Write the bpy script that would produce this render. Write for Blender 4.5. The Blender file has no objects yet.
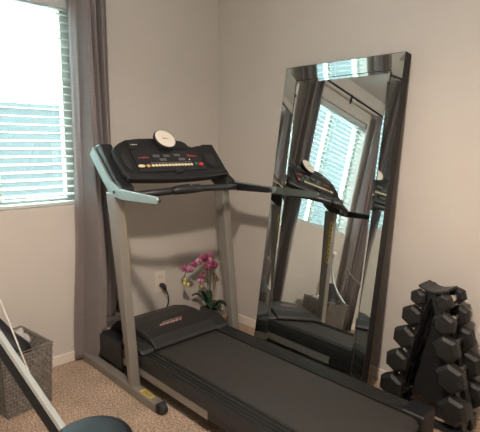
import bpy, bmesh, math, random
from mathutils import Vector, Matrix
random.seed(7)
PI = math.pi
scene = bpy.context.scene
C = scene.collection

# ------------------------------------------------------------------ camera
def cam_axes(yaw, pitch, roll):
    f = Vector((math.sin(yaw)*math.cos(pitch), math.cos(yaw)*math.cos(pitch), -math.sin(pitch)))
    r = Vector((math.cos(yaw), -math.sin(yaw), 0)); u = r.cross(f)
    r2 = math.cos(roll)*r + math.sin(roll)*u
    u2 = -math.sin(roll)*r + math.cos(roll)*u
    return r2, u2, f
r_, u_, f_ = cam_axes(0.7704435, 0.1562195, 0.0097756)
cd = bpy.data.cameras.new('camera'); cam = bpy.data.objects.new('camera', cd); C.objects.link(cam)
M = Matrix(((r_.x, u_.x, -f_.x, -2.36264), (r_.y, u_.y, -f_.y, -2.67845), (r_.z, u_.z, -f_.z, 1.35), (0, 0, 0, 1)))
cam.matrix_world = M
cd.sensor_width = 36; cd.lens = 466.96*36/480; cd.clip_start = 0.02
scene.camera = cam
# ------------------------------------------------------------------ view, sky, lamps
scene.view_settings.view_transform = 'Standard'; scene.view_settings.look = 'None'
scene.view_settings.gamma = 1; scene.view_settings.exposure = 0.0
scene.view_settings.use_curve_mapping = False
w = bpy.data.worlds.new('sky'); scene.world = w; w.use_nodes = True
bg = w.node_tree.nodes['Background']; bg.inputs[0].default_value = (0.80, 0.95, 1.0, 1); bg.inputs[1].default_value = 36.0
pl = bpy.data.lights.new('window_daylight', 'AREA'); pl.shape = 'RECTANGLE'; pl.size = 1.02; pl.size_y = 1.3
pl.cycles.is_portal = True
po = bpy.data.objects.new('window_daylight', pl); C.objects.link(po); po.location = (-1.5675, 0.16, 1.54)
po.rotation_euler = (-PI/2, 0, 0)
def lamp(name, loc, power, col, size, spot=None, blend=0.6):
    l = bpy.data.lights.new(name, 'SPOT' if spot else 'POINT'); l.energy = power; l.color = col; l.shadow_soft_size = size
    if spot: l.spot_size = spot; l.spot_blend = blend
    o = bpy.data.objects.new(name, l); C.objects.link(o); o.location = loc; return o
lamp('ceiling_fan_bulb', (-1.85, -2.02, 2.27), 104, (1.0, 0.79, 0.62), 0.045, math.radians(165), 0.6)
lamp('ceiling_fan_globe', (-1.85, -2.02, 2.27), 53, (1.0, 0.93, 0.85), 0.06)

# ------------------------------------------------------------------ materials
def mat(name, col, rough=0.6, metal=0.0, bump=0.0, bscale=200, var=0.0, vscale=60, spec=0.5, coat=0.0):
    m = bpy.data.materials.new(name); m.use_nodes = True; nt = m.node_tree; b = nt.nodes['Principled BSDF']
    b.inputs['Base Color'].default_value = (*col, 1); b.inputs['Roughness'].default_value = rough
    b.inputs['Metallic'].default_value = metal; b.inputs['Specular IOR Level'].default_value = spec
    b.inputs['Coat Weight'].default_value = coat
    tc = nt.nodes.new('ShaderNodeTexCoord')
    if var:
        n = nt.nodes.new('ShaderNodeTexNoise'); n.inputs['Scale'].default_value = vscale; n.inputs['Detail'].default_value = 4
        nt.links.new(tc.outputs['Object'], n.inputs['Vector'])
        r = nt.nodes.new('ShaderNodeValToRGB')
        r.color_ramp.elements[0].position = 0.3; r.color_ramp.elements[1].position = 0.7
        r.color_ramp.elements[0].color = (*[c*(1-var) for c in col], 1)
        r.color_ramp.elements[1].color = (*[min(1, c*(1+var)) for c in col], 1)
        nt.links.new(n.outputs['Fac'], r.inputs['Fac']); nt.links.new(r.outputs['Color'], b.inputs['Base Color'])
    if bump:
        n2 = nt.nodes.new('ShaderNodeTexNoise'); n2.inputs['Scale'].default_value = bscale; n2.inputs['Detail'].default_value = 3
        nt.links.new(tc.outputs['Object'], n2.inputs['Vector'])
        bp = nt.nodes.new('ShaderNodeBump'); bp.inputs['Strength'].default_value = bump; bp.inputs['Distance'].default_value = 0.004
        nt.links.new(n2.outputs['Fac'], bp.inputs['Height']); nt.links.new(bp.outputs['Normal'], b.inputs['Normal'])
    return m
m_wall = mat('painted_textured_wall', (0.60, 0.56, 0.515), 0.75, bump=0.35, bscale=70, var=0.02, vscale=3)
m_ceil = mat('ceiling_paint', (0.73, 0.73, 0.71), 0.9, bump=0.3, bscale=60)
m_trim = mat('trim_paint', (0.78, 0.72, 0.64), 0.45)
m_vinyl = mat('window_vinyl', (0.40, 0.42, 0.36), 0.4)
m_slat = mat('blind_slat_white', (0.62, 0.65, 0.64), 0.5)
m_cordw = mat('white_cord', (0.75, 0.75, 0.72), 0.7)
m_blk = mat('black_plastic', (0.010, 0.011, 0.013), 0.45, bump=0.15, bscale=500)
m_hood = mat('hood_plastic', (0.016, 0.0155, 0.0155), 0.45, bump=0.2, bscale=600)
m_blk2 = mat('black_rubber', (0.02, 0.02, 0.022), 0.6)
m_gloss = mat('glossy_black_panel', (0.02, 0.021, 0.024), 0.22)
m_belt = mat('belt_rubber', (0.030, 0.027, 0.024), 0.6, bump=0.5, bscale=900, var=0.1, vscale=400)
m_rail = mat('ribbed_rail_plastic', (0.018, 0.0175, 0.0175), 0.42)
m_silver = mat('silver_grey_paint', (0.27, 0.25, 0.225), 0.38, 0.35)
m_teal = mat('pale_grey_arm_paint', (0.28, 0.34, 0.335), 0.35, 0.3)
m_cream = mat('cream_button', (0.80, 0.70, 0.48), 0.4)
m_orange = mat('orange_button', (0.8, 0.42, 0.12), 0.4)
m_green = mat('green_button', (0.02, 0.22, 0.09), 0.4)
m_red = mat('red_button', (0.75, 0.05, 0.08), 0.4)
m_redp = mat('red_print', (0.42, 0.05, 0.06), 0.5)
m_whitep = mat('white_print', (0.65, 0.65, 0.65), 0.5)
m_greyp = mat('grey_print', (0.10, 0.11, 0.12), 0.4)
m_decal = mat('pink_logo_print', (0.40, 0.25, 0.25), 0.5)
m_yel = mat('yellow_sticker', (0.75, 0.55, 0.10), 0.5)
m_face = mat('white_disc_face', (0.86, 0.80, 0.72), 0.5)
m_mirror = mat('mirror_glass', (0.72, 0.77, 0.765), 0.015, 1.0)
m_mirror2 = mat('mirror_glass_bevel', (0.70, 0.77, 0.765), 0.03, 1.0)
m_mback = mat('mirror_backing_board', (0.018, 0.015, 0.014), 0.7)
m_hex = mat('hex_rubber', (0.011, 0.0108, 0.0105), 0.5, bump=0.3, bscale=400)
m_chrome = mat('chrome', (0.75, 0.74, 0.72), 0.22, 1.0)
m_rack = mat('rack_black_paint', (0.016, 0.017, 0.02), 0.4)
m_leaf = mat('orchid_leaf', (0.015, 0.05, 0.028), 0.35)
m_stem = mat('orchid_stem', (0.055, 0.085, 0.03), 0.5)
m_stake = mat('stake_wood', (0.16, 0.10, 0.05), 0.7)
m_petal = mat('orchid_petal', (0.33, 0.08, 0.17), 0.5, var=0.5, vscale=70)
m_petal2 = mat('orchid_petal_pale', (0.48, 0.27, 0.36), 0.5, var=0.4, vscale=60)
m_lip = mat('orchid_lip', (0.42, 0.03, 0.12), 0.45)
m_bud = mat('orchid_bud_yellow', (0.62, 0.52, 0.18), 0.5)
m_pot = mat('dark_pot', (0.05, 0.045, 0.05), 0.4)
m_soil = mat('bark_soil', (0.05, 0.03, 0.02), 0.9, bump=1, bscale=80)
m_plate = mat('outlet_plate', (0.74, 0.68, 0.60), 0.4)
m_basket = mat('woven_basket', (0.22, 0.20, 0.18), 0.42, var=0.15, vscale=30)
m_shoe = mat('black_item', (0.012, 0.013, 0.017), 0.6)
m_pad = mat('black_vinyl_seat', (0.008, 0.010, 0.011), 0.5, bump=0.1, bscale=300, spec=0.18)
m_beam = mat('pale_silver_beam', (0.52, 0.56, 0.55), 0.35, 0.3)
m_rod = mat('rod_black_metal', (0.015, 0.015, 0.016), 0.4, 0.5)
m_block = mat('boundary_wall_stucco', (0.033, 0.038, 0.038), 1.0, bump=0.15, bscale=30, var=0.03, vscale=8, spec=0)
m_ground = mat('outside_gravel', (0.55, 0.55, 0.52), 0.9)

def curtain_mat():
    m = bpy.data.materials.new('linen_curtain_fabric'); m.use_nodes = True; nt = m.node_tree; b = nt.nodes['Principled BSDF']
    b.inputs['Roughness'].default_value = 0.5; b.inputs['Sheen Weight'].default_value = 0.4
    tc = nt.nodes.new('ShaderNodeTexCoord'); outs = []
    for sc_ in ((6, 6, 420), (420, 420, 6)):
        mp = nt.nodes.new('ShaderNodeMapping'); mp.inputs['Scale'].default_value = sc_
        n = nt.nodes.new('ShaderNodeTexNoise'); n.inputs['Scale'].default_value = 1; n.inputs['Detail'].default_value = 2
        nt.links.new(tc.outputs['Object'], mp.inputs['Vector']); nt.links.new(mp.outputs['Vector'], n.inputs['Vector']); outs.append(n)
    a = nt.nodes.new('ShaderNodeMath'); a.operation = 'ADD'
    nt.links.new(outs[0].outputs['Fac'], a.inputs[0]); nt.links.new(outs[1].outputs['Fac'], a.inputs[1])
    r = nt.nodes.new('ShaderNodeValToRGB'); r.color_ramp.elements[0].position = 0.35; r.color_ramp.elements[1].position = 0.65
    h = nt.nodes.new('ShaderNodeMath'); h.operation = 'MULTIPLY'; h.inputs[1].default_value = 0.5
    nt.links.new(a.outputs[0], h.inputs[0]); nt.links.new(h.outputs[0], r.inputs['Fac'])
    r.color_ramp.elements[0].color = (0.17, 0.145, 0.142, 1); r.color_ramp.elements[1].color = (0.34, 0.295, 0.29, 1)
    nt.links.new(r.outputs['Color'], b.inputs['Base Color'])
    bp = nt.nodes.new('ShaderNodeBump'); bp.inputs['Strength'].default_value = 0.4; bp.inputs['Distance'].default_value = 0.002
    nt.links.new(a.outputs[0], bp.inputs['Height']); nt.links.new(bp.outputs['Normal'], b.inputs['Normal'])
    return m
m_curt = curtain_mat()
def add_translucent(m, col, fac):
    nt = m.node_tree; b = nt.nodes['Principled BSDF']; out = [n for n in nt.nodes if n.type == 'OUTPUT_MATERIAL'][0]
    t = nt.nodes.new('ShaderNodeBsdfTranslucent'); t.inputs[0].default_value = (*col, 1); mx = nt.nodes.new('ShaderNodeMixShader'); mx.inputs[0].default_value = fac
    nt.links.new(b.outputs[0], mx.inputs[1]); nt.links.new(t.outputs[0], mx.inputs[2]); nt.links.new(mx.outputs[0], out.inputs['Surface'])
add_translucent(m_slat, (0.5, 0.6, 0.6), 0.12)
add_translucent(m_curt, (0.85, 0.82, 0.82), 0.42)
def carpet_mat():
    m = bpy.data.materials.new('speckled_carpet'); m.use_nodes = True; nt = m.node_tree; b = nt.nodes['Principled BSDF']
    b.inputs['Roughness'].default_value = 0.95; b.inputs['Specular IOR Level'].default_value = 0.1
    tc = nt.nodes.new('ShaderNodeTexCoord')
    n = nt.nodes.new('ShaderNodeTexNoise'); n.inputs['Scale'].default_value = 110; n.inputs['Detail'].default_value = 5; n.inputs['Roughness'].default_value = 0.75
    nt.links.new(tc.outputs['Object'], n.inputs['Vector'])
    r = nt.nodes.new('ShaderNodeValToRGB'); e = r.color_ramp.elements
    e[0].position = 0.36; e[0].color = (0.14, 0.09, 0.062, 1); e[1].position = 0.64; e[1].color = (0.80, 0.63, 0.49, 1)
    x = e.new(0.5); x.color = (0.43, 0.31, 0.23, 1)
    nt.links.new(n.outputs['Fac'], r.inputs['Fac'])
    n3 = nt.nodes.new('ShaderNodeTexNoise'); n3.inputs['Scale'].default_value = 5; n3.inputs['Detail'].default_value = 2
    nt.links.new(tc.outputs['Object'], n3.inputs['Vector'])
    mr = nt.nodes.new('ShaderNodeMapRange'); mr.inputs[1].default_value = 0.3; mr.inputs[2].default_value = 0.7; mr.inputs[3].default_value = 0.85; mr.inputs[4].default_value = 1.12
    nt.links.new(n3.outputs['Fac'], mr.inputs[0])
    vm = nt.nodes.new('ShaderNodeVectorMath'); vm.operation = 'SCALE'
    nt.links.new(r.outputs['Color'], vm.inputs[0]); nt.links.new(mr.outputs[0], vm.inputs['Scale'])
    nt.links.new(vm.outputs[0], b.inputs['Base Color'])
    bp = nt.nodes.new('ShaderNodeBump'); bp.inputs['Strength'].default_value = 0.8; bp.inputs['Distance'].default_value = 0.008
    nt.links.new(n.outputs['Fac'], bp.inputs['Height']); nt.links.new(bp.outputs['Normal'], b.inputs['Normal'])
    return m
m_carpet = carpet_mat()
def glass_mat():
    m = bpy.data.materials.new('window_pane_glass'); m.use_nodes = True; nt = m.node_tree; nt.nodes.clear()
    out = nt.nodes.new('ShaderNodeOutputMaterial'); mx = nt.nodes.new('ShaderNodeMixShader')
    tr = nt.nodes.new('ShaderNodeBsdfTransparent'); tr.inputs[0].default_value = (0.93, 0.98, 0.97, 1)
    gl = nt.nodes.new('ShaderNodeBsdfGlossy'); gl.inputs['Roughness'].default_value = 0.0
    lw = nt.nodes.new('ShaderNodeLayerWeight'); pw = nt.nodes.new('ShaderNodeMath'); pw.operation = 'POWER'; pw.inputs[1].default_value = 5
    fr = nt.nodes.new('ShaderNodeMapRange'); fr.inputs[3].default_value = 0.04; fr.inputs[4].default_value = 0.9
    nt.links.new(lw.outputs['Facing'], pw.inputs[0]); nt.links.new(pw.outputs[0], fr.inputs[0])
    nt.links.new(fr.outputs[0], mx.inputs[0]); nt.links.new(tr.outputs[0], mx.inputs[1]); nt.links.new(gl.outputs[0], mx.inputs[2])
    nt.links.new(mx.outputs[0], out.inputs['Surface'])
    return m
m_glass = glass_mat()
def bag_mat():
    m = bpy.data.materials.new('clear_plastic_bag'); m.use_nodes = True; b = m.node_tree.nodes['Principled BSDF']
    b.inputs['Base Color'].default_value = (0.75, 0.74, 0.70, 1); b.inputs['Roughness'].default_value = 0.12
    b.inputs['Alpha'].default_value = 0.6
    return m
m_bag = bag_mat()

# ------------------------------------------------------------------ mesh helpers
def link(name, bm, m, parent=None, bevel=0, smooth=False, segs=2):
    me = bpy.data.meshes.new(name); bmesh.ops.recalc_face_normals(bm, faces=bm.faces); bm.to_mesh(me); bm.free()
    o = bpy.data.objects.new(name, me); C.objects.link(o)
    if m: me.materials.append(m)
    if parent: o.parent = parent
    if smooth:
        for p in me.polygons: p.use_smooth = True
    if bevel:
        b = o.modifiers.new('bevel', 'BEVEL'); b.width = bevel; b.segments = segs; b.limit_method = 'ANGLE'; b.angle_limit = math.radians(35)
        b.harden_normals = False
    return o
def NB(): return bmesh.new()
def box(bm, x0, x1, y0, y1, z0, z1, mtx=None):
    vs = [bm.verts.new((x, y, z)) for z in (z0, z1) for y in (y0, y1) for x in (x0, x1)]
    if mtx is not None:
        for v in vs: v.co = mtx @ v.co
    for f in ((0, 2, 3, 1), (4, 5, 7, 6), (0, 1, 5, 4), (2, 6, 7, 3), (0, 4, 6, 2), (1, 3, 7, 5)):
        bm.faces.new([vs[i] for i in f])
    return bm
def hull8(bm, pts):   # bottom 4 then top 4, both ccw
    vs = [bm.verts.new(p) for p in pts]
    for f in ((3, 2, 1, 0), (4, 5, 6, 7), (0, 1, 5, 4), (1, 2, 6, 5), (2, 3, 7, 6), (3, 0, 4, 7)):
        bm.faces.new([vs[i] for i in f])
    return bm
def prism(bm, poly, fn, a, b):       # poly of 2D points, fn(u, v, t) -> 3D
    A = [bm.verts.new(fn(u, v, a)) for u, v in poly]; B = [bm.verts.new(fn(u, v, b)) for u, v in poly]
    bm.faces.new(A); bm.faces.new(B[::-1]); n = len(poly)
    for i in range(n): bm.faces.new((A[i], A[(i+1) % n], B[(i+1) % n], B[i]))
    return bm
def tube(bm, path, r, n=12, closed=False, squash=None, cap=True):
    path = [Vector(p) for p in path]; rings = []
    N = len(path); up = Vector((0, 0, 1)); prev = None
    for i, p in enumerate(path):
        a = path[(i-1) % N] if (closed or i > 0) else p; b = path[(i+1) % N] if (closed or i < N-1) else p
        t = (b-a).normalized()
        if prev is None:
            s = t.cross(up)
            if s.length < 1e-3: s = t.cross(Vector((1, 0, 0)))
            s.normalize()
        else:
            s = (prev - t*prev.dot(t)).normalized()
        prev = s; q = t.cross(s); rr = r[i] if isinstance(r, (list, tuple)) else r
        ra, rb = (rr, rr) if squash is None else (rr*squash[0], rr*squash[1])
        rings.append([bm.verts.new(p + s*math.cos(2*PI*k/n)*ra + q*math.sin(2*PI*k/n)*rb) for k in range(n)])
    M_ = N if closed else N-1
    for i in range(M_):
        A = rings[i]; B = rings[(i+1) % N]
        for k in range(n): bm.faces.new((A[k], A[(k+1) % n], B[(k+1) % n], B[k]))
    if cap and not closed:
        bm.faces.new(rings[0][::-1]); bm.faces.new(rings[-1])
    return bm
def bar(bm, p0, p1, wd, ht, up=(0, 0, 1)):      # rectangular bar between two points
    p0, p1 = Vector(p0), Vector(p1); t = (p1-p0).normalized(); s = t.cross(Vector(up)).normalized(); q = s.cross(t)
    P = [p + s*a*wd/2 + q*b*ht/2 for p in (p0, p1) for a, b in ((-1, -1), (1, -1), (1, 1), (-1, 1))]
    return hull8(bm, P)
def lathe(bm, prof, n=28, ctr=(0, 0, 0), mtx=None):
    rings = []
    for r, z in prof:
        ring = []
        for k in range(n):
            v = Vector((r*math.cos(2*PI*k/n), r*math.sin(2*PI*k/n), z))
            if mtx is not None: v = mtx @ v
            ring.append(bm.verts.new(v + Vector(ctr)))
        rings.append(ring)
    for A, B in zip(rings, rings[1:]):
        for k in range(n): bm.faces.new((A[k], A[(k+1) % n], B[(k+1) % n], B[k]))
    bm.faces.new(rings[0][::-1]); bm.faces.new(rings[-1])
    return bm
def smooth_path(pts, k=6):
    pts = [Vector(p) for p in pts]; out = []
    for i in range(len(pts)-1):
        p0 = pts[max(i-1, 0)]; p1 = pts[i]; p2 = pts[i+1]; p3 = pts[min(i+2, len(pts)-1)]
        for j in range(k):
            t = j/k
            out.append(0.5*((2*p1)+(-p0+p2)*t+(2*p0-5*p1+4*p2-p3)*t*t+(-p0+3*p1-3*p2+p3)*t**3))
    out.append(pts[-1]); return out
def tag(o, label, cat, group=None, kind=None):
    if label: o['label'] = label
    if cat: o['category'] = cat
    if group: o['group'] = group
    if kind: o['kind'] = kind
    return o
def thing(name, label, cat, loc=(0, 0, 0), group=None):
    o = bpy.data.objects.new(name, None); C.objects.link(o); o.location = loc; o.empty_display_size = 0.1
    return tag(o, label, cat, group)
def struct(name, bm, m, bevel=0):
    o = link(name, bm, m, None, bevel); o['kind'] = 'structure'; return o
def rehome(o):       # parts authored in world coordinates: cancel the parent's offset
    for c in o.children:
        c.matrix_parent_inverse = Matrix.Translation(-o.location)

# ------------------------------------------------------------------ room shell
RX0, RY0, CH = -4.0, -4.2, 2.44
WX0, WX1, WZ0, WZ1 = -2.03, -1.055, 0.965, 2.135
b = NB(); box(b, RX0-0.15, 0.15, RY0-0.15, 0.15, -0.1, 0); struct('floor', b, m_carpet)
b = NB(); box(b, RX0-0.15, 0.15, RY0-0.15, 0.15, CH, CH+0.1); struct('ceiling', b, m_ceil)
b = NB()
box(b, RX0, WX0, 0, 0.15, 0, CH); box(b, WX1, 0, 0, 0.15, 0, CH); box(b, WX0, WX1, 0, 0.15, 0, WZ0); box(b, WX0, WX1, 0, 0.15, WZ1, CH)
bmesh.ops.remove_doubles(b, verts=b.verts, dist=1e-5)
struct('wall_left', b, m_wall)
b = NB(); box(b, 0, 0.15, RY0, 0.15, 0, CH); struct('wall_right', b, m_wall)
b = NB(); box(b, RX0-0.15, RX0, RY0, 0.15, 0, CH); struct('wall_far_left', b, m_wall)
b = NB(); box(b, RX0-0.15, 0.15, RY0-0.15, RY0, 0, CH); struct('wall_back', b, m_wall)
BH = 0.062
def base(name, x0, x1, y0, y1):
    b = NB(); box(b, x0, x1, y0, y1, 0, BH); struct(name, b, m_trim, 0.004)
base('baseboard_left', RX0, -0.012, -0.012, 0)
base('baseboard_right', -0.012, 0, RY0, 0)
base('baseboard_far_left', RX0, RX0+0.012, RY0, -0.012)
base('baseboard_back', RX0+0.012, -0.012, RY0, RY0+0.012)
# window frame + pane
win = bpy.data.objects.new('window_1', None); C.objects.link(win); win.location = (WX0, 0.1, WZ0); win['kind'] = 'structure'
b = NB()
fw = 0.045
box(b, WX0, WX0+fw, 0.09, 0.14, WZ0, WZ1); box(b, WX1-fw-0.045, WX1, 0.09, 0.14, WZ0, WZ1)
box(b, WX0+fw, WX1-fw-0.045, 0.09, 0.14, WZ0, WZ0+fw); box(b, WX0+fw, WX1-fw-0.045, 0.09, 0.14, WZ1-fw, WZ1)
xm = (WX0+WX1)/2; box(b, xm-0.025, xm+0.025, 0.095, 0.14, WZ0+fw, WZ1-fw)
link('window_frame', b, m_vinyl, win, 0.003)
b = NB(); box(b, WX0+fw, WX1-fw-0.045, 0.113, 0.117, WZ0+fw, WZ1-fw); link('window_pane', b, m_glass, win)
b = NB(); box(b, WX0, WX1, 0.001, 0.09, WZ0-0.001, WZ0+0.006); link('window_sill', b, m_wall, win)
rehome(win)
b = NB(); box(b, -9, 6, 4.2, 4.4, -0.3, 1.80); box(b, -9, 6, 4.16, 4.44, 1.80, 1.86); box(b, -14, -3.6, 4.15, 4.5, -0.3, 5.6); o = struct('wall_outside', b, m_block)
b = NB(); box(b, -9, 6, 0.15, 4.2, -0.4, -0.3); struct('ground_outside', b, m_ground)

# ------------------------------------------------------------------ blinds, rod, curtains
bl = thing('window_blind', 'white horizontal slat blind with wide slats open inside the window recess', 'window blind', (xm, 0.05, WZ1))
b = NB(); box(b, WX0+0.004, WX1-0.004, 0.02, 0.078, WZ1-0.05, WZ1-0.002); link('headrail', b, m_slat, bl, 0.003)
b = NB(); nsl = 25; sp = 0.0445; z = WZ1-0.075
zs = []
while z > WZ0+0.045:
    zs.append(z); z -= sp
for z in zs:
    A = []
    for i in range(5):
        t = -1+i/2; yy = 0.05+t*0.0245; zz = z+0.003*(1-t*t)+t*0.004
        A.append((yy, zz))
    poly = A+[(y_, z_-0.004) for y_, z_ in A[::-1]]
    prism(b, poly, lambda u, v, t: (t, u, v), WX0+0.006, WX1-0.006)
link('slats', b, m_slat, bl)
b = NB(); box(b, WX0+0.006, WX1-0.006, 0.025, 0.075, WZ0+0.008, WZ0+0.028); link('bottom_rail', b, m_slat, bl, 0.003)
b = NB()
for x in (WX0+0.12, xm, WX1-0.12):
    for y in (0.0255, 0.0745): tube(b, [(x, y, WZ1-0.05), (x, y, WZ0+0.02)], 0.0012, 5)
link('ladder_cord', b, m_cordw, bl)
rehome(bl)
RZ = 2.255; RY = -0.085
rd = thing('curtain_rod', 'thin black metal curtain rod above the window, seen in the mirror', 'curtain rod', (-1.6, 0, RZ))
b = NB(); tube(b, [(-2.36, RY, RZ), (-0.86, RY, RZ)], 0.0095, 12); link('rod', b, m_rod, rd, smooth=False)
for x in (-2.37, -0.85):
    b = NB(); bmesh.ops.create_uvsphere(b, u_segments=14, v_segments=10, radius=0.02, matrix=Matrix.Translation((x, RY, RZ))); link('finial', b, m_rod, rd, smooth=True)
for x in (-2.31, -1.66, -0.91):
    b = NB(); tube(b, smooth_path([(x, -0.006, RZ+0.03), (x, -0.045, RZ+0.02), (x, RY, RZ-0.014)]), 0.005, 8)
    box(b, x-0.012, x+0.012, -0.006, 0, RZ-0.03, RZ+0.06); link('bracket', b, m_rod, rd)
rehome(rd)
def curtain(name, label, xl, xr, bot, folds, phase, amp, flip=False, push=None, prof=None):
    nx, nz = 220, 60; b = NB(); rows = []
    for j in range(nz+1):
        t = j/nz; row = []
        for i in range(nx+1):
            s = i/nx; zb = bot(s); z = (RZ-0.015)*(1-t)+zb*t
            x0, x1 = xl(z), xr(z); a = amp*(0.75+0.35*math.sin(3.1*s+1.2))*(0.8+0.3*t)
            ss = s+0.012*math.sin(4*z+6*s)
            ph = 2*PI*folds*ss+phase+0.5*math.sin(1.3*z+3*s)
            x = x0+(x1-x0)*s+0.010*math.sin(2*ph)*(1-0.4*t)
            y = RY+a*math.sin(ph)+0.006*math.sin(2.3*ph+2*z)
            if prof:
                q = max(0, min(0.9999, s+0.03*math.sin(2.1*z+5*s)*min(1, 6*s, 6*(1-s)))); x = x0+(x1-x0)*s
                for (a0, b0), (a1, b1) in zip(prof, prof[1:]):
                    if a0 <= q <= a1:
                        k = (q-a0)/(a1-a0); k = k*k*(3-2*k); y = b0+(b1-b0)*k; break
                y = -0.085+(y+0.085)*(0.85+0.25*math.sin(1.7*z+0.5))+0.003*math.sin(40*s+3*z)
            if push: dx, dy = push(s, z); x += dx; y += dy
            row.append(b.verts.new((x, min(y, -0.014), z)))
        rows.append(row)
    for j in range(nz):
        for i in range(nx): b.faces.new((rows[j][i], rows[j][i+1], rows[j+1][i+1], rows[j+1][i]))
    o = link(name, b, m_curt, None, smooth=True)
    md = o.modifiers.new('solid', 'SOLIDIFY'); md.thickness = 0.0022; md.offset = 0
    return tag(o, label, 'curtain', 'grey-brown window curtains')
def sstep(a, b_, x):
    t = max(0, min(1, (x-a)/(b_-a))); return t*t*(3-2*t)
curtain('curtain', 'grey-brown curtain panel hanging between the window and the treadmill, bunched on its motor hood',
        lambda z: -1.155-0.045*sstep(0.9, 0.0, z), lambda z: -0.945+0.075*sstep(1.3, 0.35, z),
        lambda s: 0.012+0.198*sstep(0.26, 0.36, s)+0.055*sstep(.5, .6, s), 2.7, 1.9, 0.046, prof=[(0, -.03), (.10, -.028), (.20, -.035), (.34, -.145), (.44, -.15), (.48, -.045), (.55, -.04), (.58, -.11), (.67, -.13), (.70, -.035), (.77, -.035), (.81, -.145), (.88, -.14), (.91, -.05), (.95, -.045), (1, -.10)],
        push=lambda s, z: (0.0, -0.02*sstep(0.9, 0.3, z)*math.exp(-((s-0.38)/0.16)**2)+0.03*sstep(0.5, 0.2, z)*sstep(.6, .9, s)))
curtain('curtain', 'grey-brown curtain panel on the far side of the window, seen only in the mirror',
        lambda z: -2.34, lambda z: -2.05, lambda s: 0.012, 5.2, 1.4, 0.032)

# ------------------------------------------------------------------ standing mirror
MD = 0.31; ML = 1.825; MY0, MY1 = -0.702, -1.495     # lean distance, length, left / right edge
org = Vector((-MD, 0, 0.0)); T = Vector((MD-0.045, 0, 1.8)).normalized(); Nn = Vector((-T.z, 0, T.x))
MYAW = -0.016; PX = -0.045
def mp(y, v, w):
    p = org + T*v + Nn*w; dx, dy = p.x-PX, y-MY1
    return (PX+dx*math.cos(MYAW)-dy*math.sin(MYAW), MY1+dx*math.sin(MYAW)+dy*math.cos(MYAW), p.z)
mr = thing('floor_mirror', 'tall leaning floor mirror with a wide mirror-glass frame, standing beside the treadmill', 'mirror', (-MD, -1.1, 0))
SW = 0.08; TK = 0.020; v0 = 0.008
b = NB(); prism(b, [(MY0-0.001, v0), (MY0-0.001, ML-0.001), (MY1+0.001, ML-0.001), (MY1+0.001, v0)], mp, -0.036, -0.007); link('backing_board', b, m_mback, mr, 0.001)
b = NB(); prism(b, [(MY0-SW, v0+SW), (MY0-SW, ML-SW), (MY1+SW, ML-SW), (MY1+SW, v0+SW)], mp, -0.0068, -0.0015); link('centre_glass', b, m_mirror, mr)
b = NB()     # thin inner bevel ring
q0 = [(MY0-SW, v0+SW), (MY0-SW, ML-SW), (MY1+SW, ML-SW), (MY1+SW, v0+SW)]
q1 = [(MY0-SW-0.012, v0+SW+0.012), (MY0-SW-0.012, ML-SW-0.012), (MY1+SW+0.012, ML-SW-0.012), (MY1+SW+0.012, v0+SW+0.012)]
for i in range(4):
    j = (i+1) % 4
    hull8(b, [mp(*q0[i], -0.0014), mp(*q0[j], -0.0014), mp(*q1[j], -0.0014), mp(*q1[i], -0.0014), mp(*q0[i], 0.0012), mp(*q0[j], 0.0012), mp(*q1[j], -0.0008), mp(*q1[i], -0.0008)])
link('inner_bevel', b, m_mirror2, mr)
b = NB(); sa, sb = 0.0035, 0.001
so = [(MY0-SW+sa, v0+SW-sa), (MY0-SW+sa, ML-SW+sa), (MY1+SW-sa, ML-SW+sa), (MY1+SW-sa, v0+SW-sa)]
for i in range(4):
    j = (i+1) % 4
    hull8(b, [mp(*so[i], 0.001), mp(*so[j], 0.001), mp(*q0[j], 0.001), mp(*q0[i], 0.001), mp(*so[i], 0.0038), mp(*so[j], 0.0038), mp(*q0[j], 0.003), mp(*q0[i], 0.003)])
link('inner_seam', b, m_mback, mr)
oc = [(MY0, v0), (MY0, ML), (MY1, ML), (MY1, v0)]; ic = q0
oe = [(MY0+0.003, v0-0.003), (MY0+0.003, ML+0.003), (MY1-0.003, ML+0.003), (MY1-0.003, v0-0.003)]
for i in range(4):
    j = (i+1) % 4; b = NB()
    hull8(b, [mp(*oe[i], -0.036), mp(*oe[j], -0.036), mp(*oc[j], -0.036), mp(*oc[i], -0.036), mp(*oe[i], TK-0.002), mp(*oe[j], TK-0.002), mp(*oc[j], TK-0.002), mp(*oc[i], TK-0.002)])
    link('edge_trim', b, m_mback, mr)
for i in range(4):
    j = (i+1) % 4; e = 0.0006
    b = NB()
    hull8(b, [mp(*oc[i], -0.006), mp(*oc[j], -0.006), mp(*ic[j], -0.006), mp(*ic[i], -0.006),
              mp(*oc[i], TK), mp(*oc[j], TK), mp(*ic[j], 0.002), mp(*ic[i], 0.002)])
    link('frame_panel', b, m_mirror2, mr)
rehome(mr)

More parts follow.
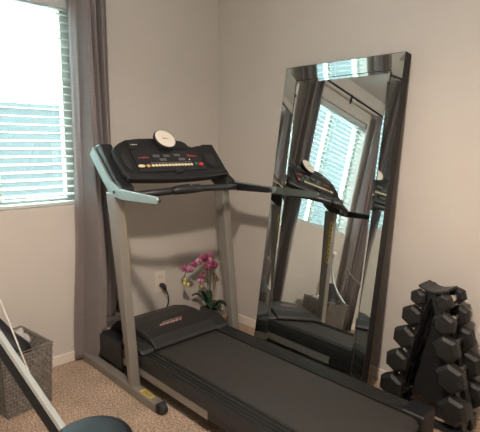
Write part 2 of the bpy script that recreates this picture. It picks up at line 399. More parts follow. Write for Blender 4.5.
# ------------------------------------------------------------------ treadmill
XC = -0.755
tm = thing('treadmill', 'silver and black folding treadmill with console standing beside the tall mirror', 'treadmill', (XC, -1.0, 0))
XL, XR = -1.155, -0.342
for s, xo in ((1, XL), (-1, XR)):     # s points inwards
    b = NB(); x0, x1 = sorted((xo, xo+s*0.052)); box(b, x0, x1, -0.845, -0.035, 0.002, 0.05)
    link('base_rail', b, m_silver, tm, 0.006)
    b = NB(); mx = Matrix.Rotation(PI/2, 4, 'Y'); lathe(b, [(0.018, -0.02), (0.027, -0.016), (0.027, 0.016), (0.018, 0.02)], 20, (xo+s*0.026, -0.862, 0.029), mx)
    link('transport_wheel', b, m_blk2, tm)
    b = NB(); box(b, x0-0.001, x1+0.001, -0.862, -0.835, 0.004, 0.052); link('rail_cap', b, m_blk, tm, 0.006)
    # upright: tapered, leaning towards the wall
    b = NB(); xa, xb = sorted((xo+s*0.004, xo+s*0.056))
    hull8(b, [(xa, -0.615, 0.045), (xb, -0.615, 0.045), (xb, -0.575, 0.045), (xa, -0.575, 0.045),
              (xa, -0.493, 1.082), (xb, -0.493, 1.082), (xb, -0.400, 1.082), (xa, -0.400, 1.082)])
    up = link('upright', b, m_silver, tm, 0.005)
    # long strip with yellow safety print on the inner face of the left upright
    if s == 1:
        xi = xb+0.0006
        def upy(z, f): # y across the upright at height z
            k = (z-0.045)/1.005; ya = -0.615+k*0.118; yb = -0.575+k*0.17; return ya+(yb-ya)*f
        b = NB(); hull8(b, [(xi-0.001, upy(.66, .02), .66), (xi, upy(.66, .02), .66), (xi, upy(.66, .30), .66), (xi-0.001, upy(.66, .30), .66),
                            (xi-0.001, upy(1.0, .02), 1.0), (xi, upy(1.0, .02), 1.0), (xi, upy(1.0, .30), 1.0), (xi-0.001, upy(1.0, .30), 1.0)])
        lb = link('warning_label', b, m_yel, up); lb['label'] = 'yellow warning strip on the inner face'
        b = NB()
        for k in range(9):
            zz = 0.685+k*0.034; y0 = upy(zz, .07); b = NB(); box(b, xi, xi+0.0004, y0, y0+0.010, zz, zz+0.012); link('label_print', b, m_blk2, up)
b = NB(); box(b, XL+0.052, XR-0.052, -0.085, -0.035, 0.002, 0.05); link('cross_rail', b, m_silver, tm, 0.005)
b = NB(); box(b, XL+0.012, XL+0.042, -0.775, -0.675, 0.0495, 0.0508); st = link('warning_sticker', b, m_yel, tm); st['label'] = 'yellow warning sticker on the base rail'
b = NB()
for k in range(4): box(b, XL+0.016+k*0.006, XL+0.019+k*0.006, -0.77+0.004*(k % 2), -0.69, 0.0508, 0.0512)
link('sticker_print', b, m_blk2, st)
# deck, side frame, rails, belt
BZ = 0.20; YE = -1.925; DX0, DX1 = -1.088, -0.438; BX0, BX1 = -0.995, -0.545
b = NB(); box(b, DX0+0.03, DX1-0.03, YE+0.03, -0.15, 0.13, 0.178); link('deck_board', b, m_blk, tm)
for s, xo in ((1, DX0), (-1, DX1)):
    x0, x1 = sorted((xo, xo+s*0.03)); b = NB(); box(b, x0, x1, -1.16, -0.12, 0.085, 0.128); link('deck_frame', b, m_silver, tm, 0.003)
    x0, x1 = sorted((xo+s*0.004, xo+s*0.03)); b = NB(); box(b, x0, x1, YE+0.02, -1.16, 0.09, 0.128); link('rear_frame', b, m_blk, tm, 0.003)
    # ribbed foot rail
    wd = (BX0-DX0) if s == 1 else (DX1-BX1)
    prof = [(0, 0.13), (-0.003, 0.14), (-0.003, 0.178), (0.008, 0.2)]
    u = 0.012
    while u < wd-0.026:
        prof += [(u, 0.199), (u+0.003, 0.2065), (u+0.011, 0.2065), (u+0.014, 0.199)]; u += 0.021
    prof += [(wd-0.012, 0.199), (wd-0.009, 0.2065), (wd, 0.205), (wd, 0.13)]
    b = NB(); prism(b, prof, lambda a, c, t, s=s, xo=xo: (xo+s*a, t, c), YE+0.1, -0.42); link('foot_rail', b, m_rail, tm)
    b = NB(); x0, x1 = sorted((xo-s*0.004, xo+s*(wd+0.004))); box(b, x0, x1, YE-0.005, YE+0.105, 0.075, 0.216); link('end_cap', b, m_blk, tm, 0.012, segs=3)
    b = NB(); x0, x1 = sorted((xo+s*0.01, xo+s*0.06)); box(b, x0, x1, YE+0.03, YE+0.07, 0.002, 0.08); link('rear_foot', b, m_blk2, tm, 0.006)
b = NB()
pp = [(-0.5, BZ), (YE+0.045, BZ)]
for k in range(9):
    a = PI/2+PI*k/8; pp.append((YE+0.045+0.034*math.cos(a), BZ-0.034+0.034*math.sin(a)))
pp += [(-0.5, BZ-0.07), (-0.5, BZ-0.066)]
for k in range(9):
    a = 3*PI/2-PI*k/8; pp.append((YE+0.045+0.031*math.cos(a), BZ-0.034+0.031*math.sin(a)))
pp += [(-0.5, BZ-0.0035)]
prism(b, pp, lambda u, v, t: (t, u, v), BX0+0.009, BX1-0.009); link('running_belt', b, m_belt, tm)
# motor hood: three extruded profiles (two low shoulders, one raised centre)
def hood(prof, xa, xb, bev):
    b = NB(); prism(b, prof, lambda u, v, t: (t, u, v), xa, xb); return b
low = [(-0.085, 0.052), (-0.085, 0.15), (-0.11, 0.185), (-0.20, 0.205), (-0.40, 0.210), (-0.412, 0.198), (-0.415, 0.052)]
ctr = [(-0.09, 0.06), (-0.09, 0.16), (-0.12, 0.208), (-0.19, 0.256), (-0.30, 0.284), (-0.40, 0.290), (-0.50, 0.279), (-0.56, 0.262), (-0.612, 0.226), (-0.617, 0.206), (-0.45, 0.204), (-0.43, 0.06)]
hd = link('motor_hood', hood(ctr, -1.0, -0.548, 0), m_hood, tm, 0.014, segs=3)
link('hood_shoulder', hood(low, -1.098, -0.998, 0), m_blk, tm, 0.016, segs=3)
link('hood_shoulder', hood(low, -0.55, -0.41, 0), m_hood, tm, 0.016, segs=3)
for xa, xb in ((-1.088, -1.0), (-0.548, -0.44)):
    sh = [(-0.40, 0.206), (-0.40, 0.262), (-0.46, 0.265), (-0.53, 0.255), (-0.60, 0.225), (-0.618, 0.207)]
    if xa < -1: b = NB(); prism(b, [(y, min(z, 0.245)) for y, z in sh], lambda u, v, t: (t, u, v), xa, xb)
    else: b = NB(); prism(b, sh, lambda u, v, t: (t, u, v), xa, xb)
    link('hood_corner', b, m_hood, tm, 0.012, segs=3)
# pink slanted logo lettering on the hood (follows the slope)
b = NB(); nz = Vector((0, -0.14, 0.99)).normalized(); ay = Vector((0, 0.99, 0.14)).normalized(); P0 = Vector((-0.885, -0.490, 0.2815))
def hl(u, v, w): return P0+Vector((1, 0, 0))*u*1.35+ay*v*1.35+nz*w
xx = 0
for k, wd_ in enumerate((0.018, 0.015, 0.02, 0.013, 0.018, 0.02, 0.016)):
    prism(b, [(xx, 0), (xx+wd_*0.7, 0), (xx+wd_*0.7+0.014, 0.014+0.004*(k % 2)), (xx+0.012, 0.014)], hl, 0.001, 0.0022); xx += wd_
prism(b, [(0.03, 0.022), (xx, 0.022), (xx+0.02, 0.025), (0.03, 0.025)], hl, 0.001, 0.0022)
dc = link('logo_decal', b, m_decal, hd); dc['label'] = 'pink slanted logo lettering'
# arms
AP = [(-0.243, 1.277), (-0.29, 1.318), (-0.418, 1.19), (-0.47, 1.145), (-0.553, 1.11), (-0.887, 1.099), (-0.895, 1.085), (-0.885, 1.064), (-0.571, 1.056), (-0.463, 1.072), (-0.403, 1.12)]
AI = [(-0.255, 1.285), (-0.30, 1.33), (-0.34, 1.335), (-0.44, 1.225), (-0.50, 1.155), (-0.56, 1.118), (-0.57, 1.065), (-0.46, 1.072), (-0.39, 1.12)]
AG = [(-0.50, 1.115), (-0.57, 1.104), (-0.86, 1.094), (-0.878, 1.082), (-0.872, 1.066), (-0.85, 1.062), (-0.57, 1.056), (-0.50, 1.066)]
for s, xo in ((1, XL-0.003), (-1, XR+0.003)):
    x0, x1 = sorted((xo, xo+s*0.012)); b = NB(); prism(b, AP, lambda u, v, t: (t, u, v), x0, x1)
    a = link('arm_plate', b, m_teal, tm, 0.003); a['label'] = 'pale blue-grey outer plate of the handle arm'
    x0, x1 = sorted((xo+s*0.0115, xo+s*0.085)); b = NB(); prism(b, AI, lambda u, v, t: (t, u, v), x0, x1)
    link('handle_arm', b, m_blk, tm, 0.008, segs=3)
    x0, x1 = sorted((xo+s*0.0115, xo+s*0.036)); b = NB(); prism(b, AG, lambda u, v, t: (t, u, v), x0, x1)
    link('grip', b, m_blk, tm, 0.008, segs=3)
    b = NB(); mx = Matrix.Rotation(PI/2, 4, 'Y'); lathe(b, [(0.008, -0.003), (0.009, 0), (0.008, 0.003)], 12, (xo-s*0.001, -0.50, 1.09), mx); link('bolt', b, m_blk, tm)
# console (inclined): u across, v up the incline, w outwards
CB = Vector((XC, -0.56, 1.155)); CS = Vector((0, 0.67, 0.742)); CN = Vector((0, -0.742, 0.67))
def cf(u, v, w): return CB+Vector((1, 0, 0))*u+CS*v+CN*w
con_poly = [(-0.352, 0.03), (-0.362, 0.12), (-0.362, 0.205), (-0.345, 0.225), (-0.305, 0.255), (-0.255, 0.280), (-0.17, 0.292), (-0.086, 0.296), (0.03, 0.292), (0.125, 0.278), (0.150, 0.262), (0.165, 0.235), (0.185, 0.228), (0.235, 0.240), (0.30, 0.236), (0.352, 0.222), (0.362, 0.12), (0.352, 0.03), (0.22, 0.015), (0, 0.008), (-0.22, 0.015)]
b = NB(); prism(b, con_poly, cf, -0.055, -0.004); con = link('console', b, m_blk, tm, 0.010, segs=3)
b = NB(); prism(b, [(-0.262, 0.045), (-0.258, 0.20), (-0.18, 0.205), (0.165, 0.20), (0.195, 0.19), (0.198, 0.045)], cf, -0.006, 0.002); pn = link('display_panel', b, m_gloss, con, 0.002)
b = NB(); prism(b, [(-0.258, 0.205), (-0.25, 0.272), (-0.09, 0.284), (0.10, 0.270), (0.13, 0.225), (0.16, 0.205)], cf, -0.006, 0.004); link('book_rest', b, m_blk, con, 0.004)
for ua, ub in ((-0.34, -0.275), (0.215, 0.34)):      # cup wells
    b = NB(); n_ = 20; cu, cv = (ua+ub)/2, 0.125; ru, rv = (ub-ua)/2*0.78, 0.062
    outer = [cf(cu+ru*math.cos(2*PI*k/n_), cv+rv*math.sin(2*PI*k/n_), 0.003) for k in range(n_)]
    inner = [cf(cu+ru*.82*math.cos(2*PI*k/n_), cv+rv*.86*math.sin(2*PI*k/n_), 0.003) for k in range(n_)]
    base_ = [cf(cu+ru*math.cos(2*PI*k/n_), cv+rv*math.sin(2*PI*k/n_), -0.006) for k in range(n_)]
    deep = [cf(cu+ru*.78*math.cos(2*PI*k/n_), cv+rv*.80*math.sin(2*PI*k/n_), -0.003) for k in range(n_)]
    R_ = [[b.verts.new(p) for p in L] for L in (base_, outer, inner, deep)]
    for A, B_ in zip(R_, R_[1:]):
        for k in range(n_): b.faces.new((A[k], A[(k+1) % n_], B_[(k+1) % n_], B_[k]))
    b.faces.new(R_[-1]); link('cup_well', b, m_blk2, con)
# bottom ledge of the console
b = NB(); lp = []
for k in range(13):
    t = -1+k/6; lp.append((0.345*t, -0.020+0.018*t*t))
for k in range(13):
    t = 1-k/6; lp.append((0.345*t, 0.026+0.012*t*t))
prism(b, lp, cf, -0.03, 0.010); link('console_ledge', b, m_blk, con, 0.006)
b = NB(); prism(b, [(-0.045, 0.018), (0.005, 0.018), (0.002, 0.048), (-0.042, 0.048)], cf, 0.0, 0.020); link('safety_clip_slot', b, m_gloss, con, 0.004)
def disc(bm, u, v, ru, rv, w0, w1, n=14):
    prism(bm, [(u+ru*math.cos(2*PI*k/n), v+rv*math.sin(2*PI*k/n)) for k in range(n)], cf, w0, w1)
b = NB(); disc(b, -0.236, 0.085, 0.022, 0.0095, 0.001, 0.005); link('button', b, m_cream, con)
b = NB(); disc(b, -0.193, 0.085, 0.012, 0.010, 0.001, 0.005); o = link('button', b, m_orange, con); o['label'] = 'orange button'
for k in range(13):
    b = NB(); disc(b, -0.163+k*0.0222, 0.086, 0.0098, 0.0085, 0.001, 0.005); link('button', b, m_cream, con)
b = NB(); disc(b, 0.140, 0.090, 0.010, 0.010, 0.001, 0.005); o = link('button', b, m_green, con); o['label'] = 'green start button'
b = NB(); disc(b, 0.175, 0.087, 0.017, 0.011, 0.001, 0.006); o = link('button', b, m_red, con); o['label'] = 'red stop button'
b = NB(); b2_ = NB()
for k in range(9):
    box_u = -0.235+k*0.008; prism(b, [(box_u, 0.140), (box_u+0.006, 0.140), (box_u+0.006, 0.143+0.0016*k*(1 if k < 6 else .5)), (box_u, 0.143+0.0014*k*(1 if k < 6 else .5))], cf, 0.0018, 0.0026)
    box_u = 0.105+k*0.0078; prism(b2_, [(box_u, 0.146), (box_u+0.005, 0.146), (box_u+0.005, 0.162-0.0012*k), (box_u, 0.163-0.0012*k)], cf, 0.0018, 0.0026)
link('red_display_bars', b, m_redp, con); link('red_display_bars', b2_, m_redp, con)
b = NB()
for u0, v0_ in ((-0.135, 0.145), (-0.065, 0.145), (0.01, 0.150), (-0.10, 0.118), (0.03, 0.118)):
    b = NB(); prism(b, [(u0, v0_), (u0+0.045, v0_), (u0+0.045, v0_+0.018), (u0, v0_+0.018)], cf, 0.0018, 0.003)
    link('readout_window', b, m_greyp, con)
b = NB(); disc(b, 0.108, 0.124, 0.004, 0.004, 0.0018, 0.003, 8); link('indicator_light', b, m_whitep, con)
b = NB()
for k, wd_ in enumerate((.006, .010, .007, .008)): prism(b, [(-0.243+k*0.011, 0.232), (-0.243+k*0.011+wd_*.8, 0.232), (-0.243+k*0.011+wd_*.8, 0.239), (-0.243+k*0.011, 0.239)], cf, 0.0038, 0.005)
link('printed_lettering', b, m_whitep, con); b = NB()
for k in range(26): prism(b, [(-0.17+k*0.011, 0.104), (-0.17+k*0.011+0.006, 0.104), (-0.17+k*0.011+0.006, 0.1055), (-0.17+k*0.011, 0.1055)], cf, 0.0018, 0.0028)
link('printed_lettering', b, m_whitep, con)
# pulse bar
b = NB(); pth = smooth_path([(XL+0.05, -0.60, 1.078), (-0.98, -0.670, 1.092), (XC, -0.700, 1.100), (-0.53, -0.670, 1.092), (XR-0.05, -0.60, 1.078)], 6)
tube(b, pth, 0.019, 14); link('pulse_bar', b, m_blk, tm, smooth=True)
b = NB(); tube(b, [(-0.93, -0.681, 1.095), (-0.91, -0.688, 1.098), (-0.835, -0.700, 1.103), (-0.76, -0.702, 1.102), (-0.74, -0.700, 1.100)], [0.020, 0.029, 0.034, 0.029, 0.020], 16, squash=(1, 0.8))
ph = link('pulse_sensor_housing', b, m_blk, tm, smooth=True)
b = NB(); lathe(b, [(0.008, 0), (0.0105, 0.003), (0.008, 0.005)], 12, (-0.825, -0.716, 1.124), Matrix.Rotation(math.radians(35), 4, 'X')); link('sensor_button', b, m_greyp, ph)
rehome(tm)
# round disc gadget leaning on the console
gd = thing('disc_gadget', 'small round white-faced disc with a black rim propped on the treadmill console', 'gadget', tuple(cf(-0.012, 0.261, 0.02)))
b = NB()
def ring_at(bm, prof, cu, cv):
    rings = []
    for r, w_ in prof: rings.append([bm.verts.new(cf(cu+r*math.cos(2*PI*k/32), cv+r*math.sin(2*PI*k/32), w_)) for k in range(32)])
    for A, B_ in zip(rings, rings[1:]):
        for k in range(32): bm.faces.new((A[k], A[(k+1) % 32], B_[(k+1) % 32], B_[k]))
    bm.faces.new(rings[0][::-1]); bm.faces.new(rings[-1])
ring_at(b, [(0.063, 0.005), (0.069, 0.009), (0.071, 0.022), (0.067, 0.029), (0.063, 0.029)], -0.012, 0.261); link('rim', b, m_blk, gd)
b = NB(); ring_at(b, [(0.0635, 0.026), (0.0635, 0.030), (0.059, 0.0315)], -0.012, 0.261); fc = link('face', b, m_face, gd)
b = NB()
for k, (wd_, hh) in enumerate(((.006, .010), (.005, .006), (.005, .006), (.004, .006), (.004, .005), (.004, .005))):
    u0 = -0.030+k*0.0062; v1 = 0.257; prism(b, [(u0, v1), (u0+wd_, v1), (u0+wd_, v1+hh), (u0, v1+hh)], cf, 0.0315, 0.0322)
link('logo_print', b, m_redp, fc)
rehome(gd)

# ------------------------------------------------------------------ outlet and cord
ot = thing('wall_outlet', 'cream electrical outlet plate on the wall between the treadmill uprights', 'outlet', (-0.545, 0, 0.372))
b = NB(); box(b, -0.590, -0.500, -0.006, -0.0005, 0.298, 0.447); link('cover_plate', b, m_plate, ot, 0.003)
for zc in (0.405, 0.342):
    b = NB(); box(b, -0.563, -0.527, -0.008, -0.005, zc-0.022, zc+0.022); s_ = link('socket', b, m_plate, ot, 0.004)
    b = NB(); box(b, -0.554, -0.551, -0.0084, -0.0075, zc-0.002, zc+0.010); box(b, -0.539, -0.536, -0.0084, -0.0075, zc-0.002, zc+0.010); link('slot', b, m_blk2, s_)
rehome(ot)
pc = thing('power_cord', 'black power cord plugged into the outlet, hanging behind the treadmill hood', 'power cord', (-0.54, -0.04, 0.34))
b = NB(); tube(b, [(-0.545, -0.009, 0.350), (-0.542, -0.030, 0.352), (-0.538, -0.044, 0.342), (-0.534, -0.050, 0.322)], [0.015, 0.018, 0.016, 0.009], 12); link('plug', b, m_blk2, pc, smooth=True)
b = NB(); tube(b, smooth_path([(-0.535, -0.048, 0.328), (-0.520, -0.056, 0.29), (-0.512, -0.056, 0.24), (-0.525, -0.045, 0.18), (-0.540, -0.026, 0.10), (-0.55, -0.022, 0.02), (-0.62, -0.022, 0.008)]), 0.0048, 8); link('cable', b, m_blk2, pc, smooth=True)
rehome(pc)

# ------------------------------------------------------------------ orchid
oh = thing('potted_orchid', 'pink orchid with two arching sprays and dark leaves in a pot in the corner', 'orchid', (-0.20, -0.13, 0))
OX, OY = -0.20, -0.13
b = NB(); lathe(b, [(0.045, 0.0), (0.05, 0.004), (0.066, 0.11), (0.070, 0.115), (0.070, 0.128), (0.062, 0.128), (0.060, 0.115)], 28, (OX, OY, 0)); link('pot', b, m_pot, oh)
b = NB(); lathe(b, [(0.059, 0.105), (0.058, 0.118), (0.03, 0.124)], 20, (OX, OY, 0)); link('potting_bark', b, m_soil, oh)
def leaf(ang, ln, up, wd, droop):
    b = NB(); n = 9; L = []; R = []; Mi = []
    d = Vector((math.cos(ang), math.sin(ang), 0)); s = Vector((-d.y, d.x, 0))
    for i in range(n+1):
        t = i/n; p = Vector((OX, OY, 0.12))+d*ln*t+Vector((0, 0, up*math.sin(min(1, t*1.2)*PI/2)-droop*t*t))
        h = wd*math.sin(PI*min(1, 0.12+0.88*t))**0.6*0.5
        if i == n: h = 0.002
        L.append(b.verts.new(p+s*h+Vector((0, 0, 0.006)))); Mi.append(b.verts.new(p)); R.append(b.verts.new(p-s*h+Vector((0, 0, 0.006))))
    for i in range(n):
        b.faces.new((L[i], L[i+1], Mi[i+1], Mi[i])); b.faces.new((Mi[i], Mi[i+1], R[i+1], R[i]))
    o = link('leaf', b, m_leaf, oh, smooth=True); md = o.modifiers.new('solid', 'SOLIDIFY'); md.thickness = 0.003
for a, ln, up, wd, dr in ((-2.2, .15, .10, .055, .05), (-0.9, .15, .11, .05, .10), (2.6, .13, .14, .05, .03), (-0.2, .11, .10, .05, .12), (-3.0, .12, .16, .05, .0), (-1.5, .12, .07, .055, .06), (0.9, .09, .13, .045, .02), (-0.55, .17, .09, .04, .13)):
    leaf(a, ln, up, wd, dr)
st1 = smooth_path([(OX, OY, .12), (OX-0.012, OY, .30), (OX-0.03, OY-0.01, .44), (OX-0.07, OY-0.015, .515), (OX-0.13, OY-0.02, .525), (OX-0.20, OY-0.02, .49), (OX-0.24, OY-0.02, .43), (OX-0.25, OY-0.02, .37)])
st2 = smooth_path([(OX+0.01, OY+0.01, .12), (OX+0.005, OY, .30), (OX-0.005, OY-0.02, .43), (OX-0.04, OY-0.035, .48), (OX-0.085, OY-0.04, .45), (OX-0.11, OY-0.04, .37)])
for s_ in (st1, st2): b = NB(); tube(b, s_, 0.0032, 7); link('stem', b, m_stem, oh, smooth=True)
for pts in ([(OX+0.02, OY, .12), (OX+0.045, OY, .33), (OX+0.065, OY, .47)], [(OX+0.03, OY, .12), (OX+0.07, OY+.01, .30), (OX+0.085, OY+.01, .36)]):
    b = NB(); tube(b, smooth_path(pts), [0.003]*13, 6); link('stake', b, m_stake, oh)
b = NB(); bmesh.ops.create_uvsphere(b, u_segments=8, v_segments=6, radius=0.007, matrix=Matrix.Translation((OX+0.05, OY, .38)) @ Matrix.Scale(1.8, 4, (0, 0, 1))); link('bud', b, m_stake, oh)
b = NB(); tube(b, smooth_path([(OX+0.045, OY, .35), (OX+0.035, OY, .42), (OX+0.05, OY, .43)]), 0.002, 5); link('stem', b, m_stem, oh)
def flower(p, r, m, yaw, tilt):
    q = Matrix.Translation(p) @ Matrix.Rotation(yaw, 4, 'Z') @ Matrix.Rotation(tilt, 4, 'X')    # faces -Y
    b = NB()
    for k in range(5):
        a = PI/2+k*2*PI/5; wide = 0.62 if k in (1, 4) else 0.40
        d = Vector((math.cos(a), 0, math.sin(a))); s = Vector((-d.z, 0, d.x)); prev = None; n = 6
        for i in range(n+1):
            t = i/n; h = wide*r*math.sin(PI*min(1, 0.08+0.90*t))**0.7
            if i == n: h *= 0.3
            c = d*r*t; dy = -0.12*r*math.sin(PI*t)+0.15*r*t*t
            row = [b.verts.new(q @ (c+s*h+Vector((0, dy+0.1*r, 0)))), b.verts.new(q @ (c+Vector((0, dy, 0)))), b.verts.new(q @ (c-s*h+Vector((0, dy+0.1*r, 0))))]
            if prev:
                b.faces.new((prev[0], row[0], row[1], prev[1])); b.faces.new((prev[1], row[1], row[2], prev[2]))
            prev = row
    o = link('flower', b, m, oh, smooth=True); md = o.modifiers.new('solid', 'SOLIDIFY'); md.thickness = 0.0012
    b = NB(); bmesh.ops.create_uvsphere(b, u_segments=8, v_segments=6, radius=r*0.22, matrix=q @ Matrix.Translation((0, -0.2*r, -0.12*r)) @ Matrix.Scale(1.5, 4, (0, 0, 1))); link('lip', b, m_lip, o, smooth=True)
FY = OY-0.03; OXF = OX-0.02
fl = [(-.025, .495, .036, 0), (-.065, .535, .036, 0), (-.010, .535, .034, 0), (-.050, .470, .034, 0), (-.115, .520, .035, 1), (-.155, .500, .034, 0), (-.195, .475, .034, 1), (-.225, .490, .03, 0),
      (-.085, .400, .032, 0), (-.115, .375, .028, 1), (0.005, .470, .036, 0), (-.035, .51, .034, 1), (-.09, .55, .03, 0)]
for dx, z, r, k in fl:
    flower((OX+dx*1.1, FY-random.uniform(0, .03), z-0.004), r*0.95, m_petal2 if k else m_petal, random.uniform(-0.9, 0.1), random.uniform(-0.3, 0.3))
for dx, z in ((-.245, .40), (-.25, .375), (-.10, .325), (-.22, .36)):
    b = NB(); bmesh.ops.create_uvsphere(b, u_segments=10, v_segments=8, radius=0.012, matrix=Matrix.Translation((OX+dx, FY, z)) @ Matrix.Scale(1.4, 4, (0, 0, 1))); o = link('bud', b, m_bud, oh, smooth=True); o['label'] = 'yellow bud'
rehome(oh)

# ------------------------------------------------------------------ dumbbell rack + hex dumbbells
def Rk(z): return z
TOPY, TOPZ = -1.795, 0.655
rk = thing('dumbbell_rack', 'black A-frame dumbbell rack standing against the wall right of the mirror', 'dumbbell rack', (-0.2, -1.8, 0))
LH = [(-1.748, .638, .041), (-1.722, .540, .054), (-1.692, .422, .060), (-1.662, .288, .062), (-1.640, .150, .066)]
RH = [(-1.868, .640, .042), (-1.876, .540, .055), (-1.893, .424, .065), (-1.922, .292, .072), (-1.945, .140, .072)]
XN = -0.30
lens_ = [.20, .22, .24, .265, .29]
for xx in (-0.235, -0.135):
    for sgn, yb in ((1, -1.665), (-1, -1.955)):
        b = NB(); bar(b, (xx, TOPY+sgn*0.012, TOPZ), (xx, yb+sgn*0.03, 0.03), 0.045, 0.022, up=(0, 1, 0.2)); link('post', b, m_rack, rk, 0.002)
    b = NB(); bar(b, (xx, -1.60, 0.018), (xx, -1.99, 0.018), 0.035, 0.03); link('base_bar', b, m_rack, rk, 0.004)
for yb in (-1.655, -1.965):
    b = NB(); bar(b, (-0.30, yb, 0.045), (-0.06, yb, 0.045), 0.03, 0.025); link('cross_bar', b, m_rack, rk, 0.004)
for H, ln_, sg in ((LH, lens_, 1), (RH, lens_, -1)):
    for (y, z, r), L in zip(H, ln_):
        b = NB(); box(b, -0.25, -0.12, y-0.012*1-(.0 if sg > 0 else 0.0), y+0.012, z-0.030, z-0.018); 
        ym = TOPY+(y-TOPY)*0.62
        box(b, -0.23, -0.205, min(y, ym), max(y, ym), z-0.034, z-0.020); box(b, -0.15, -0.125, min(y, ym), max(y, ym), z-0.034, z-0.020)
        link('cradle', b, m_rack, rk)
b = NB(); n = 8; tp = []
for k in range(n+1):
    t = -1+2*k/n; tp.append((TOPY-0.01+0.066*t, 0.676+0.020*abs(t)**1.5-(0.010 if t < 0 else 0)*0))
poly = tp+[(y, z-0.012) for y, z in tp[::-1]]
prism(b, poly, lambda u, v, t: (t, u, v), -0.27, -0.15); link('top_saddle', b, m_rack, rk, 0.003)
b = NB(); hull8(b, [(-0.145, -1.93, 0.07), (-0.13, -1.93, 0.07), (-0.13, -1.68, 0.07), (-0.145, -1.68, 0.07), (-0.145, -1.85, 0.46), (-0.13, -1.85, 0.46), (-0.13, -1.76, 0.46), (-0.145, -1.76, 0.46)]); link('back_plate', b, m_hex, rk, 0.003)
b = NB(); box(b, -0.26, -0.12, TOPY-0.03, TOPY+0.03, 0.635, 0.668); link('top_block', b, m_rack, rk, 0.003)
rehome(rk)
words = ['topmost', 'second from the top', 'third from the top', 'fourth from the top', 'lowest']
def dumbbell(y, z, r, L, label, grp, rot):
    t = thing('hex_dumbbell', label, 'dumbbell', (XN+L/2, y, z), grp)
    hl_ = min(r*1.1, L*0.24)
    for sg in (-1, 1):
        b = NB(); cx = sg*(L/2-hl_/2); pr = [(-hl_/2, .74), (-hl_/2+.012, 1), (hl_/2-.012, 1), (hl_/2, .74)]; rings = []
        for u, k in pr: rings.append([b.verts.new((cx+u, r*k*math.cos(rot+PI/3*i), r*k*math.sin(rot+PI/3*i))) for i in range(6)])
        for A, B_ in zip(rings, rings[1:]):
            for i in range(6): b.faces.new((A[i], A[(i+1) % 6], B_[(i+1) % 6], B_[i]))
        b.faces.new(rings[0][::-1]); b.faces.new(rings[-1]); link('head', b, m_hex, t, 0.0025)
    b = NB(); n = 9; pth = [(-L/2+hl_+ (L-2*hl_)*k/(n-1), 0, 0) for k in range(n)]
    rr = [0.0135+0.0035*math.sin(PI*k/(n-1)) for k in range(n)]; tube(b, pth, rr, 14); o = link('handle', b, m_chrome, t, smooth=True); o['label'] = 'chrome handle'
    return t
for i, ((y, z, r), L) in enumerate(zip(LH, lens_)):
    dumbbell(y, z, r, L, 'black hex dumbbell, %s in the rack column nearest the mirror' % words[i], 'hex dumbbells on the rack', PI/6+0.04*(i % 3))
for i, ((y, z, r), L) in enumerate(zip(RH, lens_)):
    dumbbell(y, z, r, L, 'black hex dumbbell, %s in the rack column farthest from the mirror' % words[i], 'hex dumbbells on the rack', 0.25+0.1*(i % 2) if i != 1 else 0.5)

# ------------------------------------------------------------------ woven basket
KX, KY, KA, KW, KD, KH, KT = -1.616, -0.235, 0.13, 0.225, 0.285, 0.325, 0.12
bk = thing('woven_basket', 'dark grey woven plastic basket standing against the wall under the window', 'basket', (KX, KY, 0))
def bp(i, j, k, off=0):
    sc_ = 1+KT*k; u = i*(KW/2*sc_+off); v = j*(KD/2*sc_+off); return Vector((KX+math.cos(KA)*u-math.sin(KA)*v, KY+math.sin(KA)*u+math.cos(KA)*v, KH*k))
b = NB(); sides = [((-1, -1), (1, -1)), ((1, -1), (1, 1)), ((1, 1), (-1, 1)), ((-1, 1), (-1, -1))]
rows_ = 17; NR = 8
for si, (a_, c_) in enumerate(sides):
    nrm2 = Vector(((a_[0]+c_[0])/2, (a_[1]+c_[1])/2, 0)); nrm = Vector((math.cos(KA)*nrm2.x-math.sin(KA)*nrm2.y, math.sin(KA)*nrm2.x+math.cos(KA)*nrm2.y, 0)).normalized()
    for r in range(rows_):
        k0 = (r+0.16)/rows_*0.97; k1 = (r+0.84)/rows_*0.97; seg = NR*2
        prev = None
        for i in range(seg+1):
            t = i/seg; am = 0.005*math.cos(PI*i+PI*r)
            P = [bp(*[a_[0]+(c_[0]-a_[0])*t, a_[1]+(c_[1]-a_[1])*t], kk)+nrm*(am+o_) for kk in (k0, k1) for o_ in (-0.0012, 0.0012)]
            P[1] += nrm*0; vs = [b.verts.new(p) for p in P]
            if prev:
                for q_ in ((0, 1), (1, 3), (3, 2), (2, 0)): b.faces.new((prev[q_[0]], prev[q_[1]], vs[q_[1]], vs[q_[0]]))
            prev = vs
    for i in range(NR*2+1):
        t = i/(NR*2); 
        ii, jj = a_[0]+(c_[0]-a_[0])*t, a_[1]+(c_[1]-a_[1])*t
        bar(b, bp(ii, jj, 0.0), bp(ii, jj, 0.97), 0.0055, 0.0035, up=nrm)
link('woven_sides', b, m_basket, bk)
b = NB(); tube(b, [bp(-1, -1, 1), bp(1, -1, 1), bp(1, 1, 1), bp(-1, 1, 1)], 0.0075, 8, closed=True); link('rim', b, m_basket, bk)
b = NB(); P = [bp(-1, -1, 0), bp(1, -1, 0), bp(1, 1, 0), bp(-1, 1, 0)]; hull8(b, [p+Vector((0, 0, .002)) for p in P]+[p+Vector((0, 0, .008)) for p in P]); link('bottom', b, m_basket, bk)
rehome(bk)
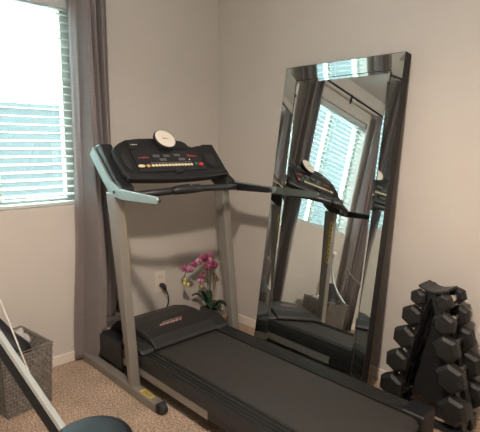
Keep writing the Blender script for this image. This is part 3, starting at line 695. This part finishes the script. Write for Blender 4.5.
# black strapped item standing in the basket, crumpled bags
b = NB()
pts = [Vector(p) for p in ((-1.70, -0.20, 0.47), (-1.675, -0.235, 0.43), (-1.645, -0.27, 0.37), (-1.61, -0.30, 0.325), (-1.585, -0.31, 0.29), (-1.57, -0.31, 0.20))]
tube(b, smooth_path(pts, 5), [0.030, .031, .033, .035, .036, .037, .038, .040, .042, .044, .046, .048, .05, .052, .052, .052, .052, .052, .052, .052, .050, .05, .05, .05, .05, .05][:26], 14, squash=(1, 0.55))
tag(link('ankle_boot', b, m_shoe, None, smooth=True), 'black boot-shaped item sticking up out of the woven basket', 'boot')
b = NB(); bmesh.ops.create_icosphere(b, subdivisions=4, radius=1, matrix=Matrix.Translation((-1.565, -0.165, 0.288)) @ Matrix.Diagonal((0.050, 0.072, 0.058, 1)))
rg = random.Random(3)
from mathutils import noise
for v in b.verts:
    d = noise.noise(v.co*28)*0.028; v.co += (v.co-Vector((-1.565, -0.165, 0.288))).normalized()*d
tag(link('plastic_bag', b, m_bag), 'crumpled clear plastic bag lying on top inside the woven basket', 'bag')
b = NB(); bmesh.ops.create_icosphere(b, subdivisions=3, radius=1, matrix=Matrix.Translation((-1.62, -0.22, 0.12)) @ Matrix.Diagonal((0.085, 0.12, 0.105, 1)))
for v in b.verts: v.co += Vector((0, 0, 1))*noise.noise(v.co*14)*0.012
tag(link('folded_cloth', b, m_shoe, smooth=True), 'dark cloth filling the bottom of the woven basket', 'cloth')

# ------------------------------------------------------------------ exercise bench (front left)
eb = thing('exercise_bench', 'exercise machine with pale silver beam and round black seat at the front left', 'exercise machine', (-1.85, -1.1, 0))
A = Vector((-1.846, -0.85, 0.618)); B = Vector((-1.771, -1.2, 0.374)); d = (B-A)
b = NB(); bar(b, A-d*0.85, B+d*0.22, 0.024, 0.018, up=(0.35, -0.2, 1)); link('main_beam', b, m_beam, eb, 0.003)
b = NB(); bar(b, A-d*0.85+Vector((-0.012, 0.008, -0.022)), B+d*0.2+Vector((-0.012, 0.008, -0.022)), 0.022, 0.03, up=(0.35, -0.2, 1)); link('beam_dark_side', b, m_blk, eb)  # black bar added below the beam to stand in for its dark side face
SC = Vector((-1.762, -1.405, 0.40))
b = NB(); lathe(b, [(0.09, -0.005), (0.118, 0.0), (0.125, 0.012), (0.125, 0.026), (0.117, 0.037), (0.10, 0.041), (0.05, 0.038), (0.01, 0.037)], 40, SC); link('seat', b, m_pad, eb, smooth=True)
b = NB(); tube(b, [SC+Vector((0, 0, -0.004)), Vector((SC.x, SC.y, 0.03))], 0.022, 14); link('seat_post', b, m_blk, eb)
b = NB(); bar(b, (SC.x-0.22, SC.y, 0.022), (SC.x+0.16, SC.y, 0.022), 0.05, 0.04); link('front_foot', b, m_beam, eb, 0.004)
P2 = A-d*0.8
b = NB(); bar(b, P2, (P2.x-0.02, P2.y+0.02, 0.02), 0.04, 0.04, up=(1, 0, 0)); link('rear_post', b, m_beam, eb, 0.003)
b = NB(); bar(b, (P2.x-0.30, P2.y+0.02, 0.022), (P2.x+0.06, P2.y+0.02, 0.022), 0.05, 0.04); link('rear_foot', b, m_beam, eb, 0.004)
b = NB(); bar(b, (-1.98, -0.80, 0.34), (-1.865, -1.12, 0.235), 0.03, 0.04); bar(b, (-1.98, -0.80, 0.34), (-2.0, -0.60, 0.44), 0.03, 0.04); link('lower_beam', b, m_beam, eb, 0.003)
b = NB(); tube(b, [(-1.851, -0.9, 0.774), (-1.69, -0.9, 0.176)], 0.0032, 8); link('pull_cord', b, m_cordw, eb)
b = NB(); bar(b, (-1.70, -0.90, 0.16), (-1.98, -0.90, 0.16), 0.025, 0.03); link('cross_tube', b, m_beam, eb)
for k in range(4):
    b = NB(); tube(b, [(-1.90-k*.03, -0.20-k*0.03, 0.64-k*0.035), (-2.30-k*.02, -0.24-k*0.03, 0.40-k*0.01)], 0.007, 8); link('guide_rod', b, m_chrome, eb)
b = NB(); bar(b, (-2.02, -0.42, 0.50), (-2.36, -0.50, 0.30), 0.16, 0.05); link('bench_pad', b, m_pad, eb, 0.015)
b = NB(); bar(b, (-2.28, -0.28, 0.42), (-2.28, -0.28, 0.02), 0.04, 0.04, up=(1, 0, 0)); link('rod_post', b, m_beam, eb)
b = NB(); tube(b, smooth_path([(-1.86, -0.30, 0.30), (-1.80, -0.20, 0.42), (-1.79, -0.12, 0.58), (-1.80, -0.09, 0.74)]), 0.014, 10); link('lever', b, m_beam, eb, smooth=True)
b = NB(); bmesh.ops.create_uvsphere(b, u_segments=12, v_segments=8, radius=0.026, matrix=Matrix.Translation((-1.80, -0.09, 0.755))); link('knob', b, m_cordw, eb, smooth=True)
b = NB(); tube(b, [(-1.92, -0.55, 0.77), (-2.16, -0.62, 0.80)], 0.018, 12); link('handlebar', b, m_blk, eb)
rehome(eb)
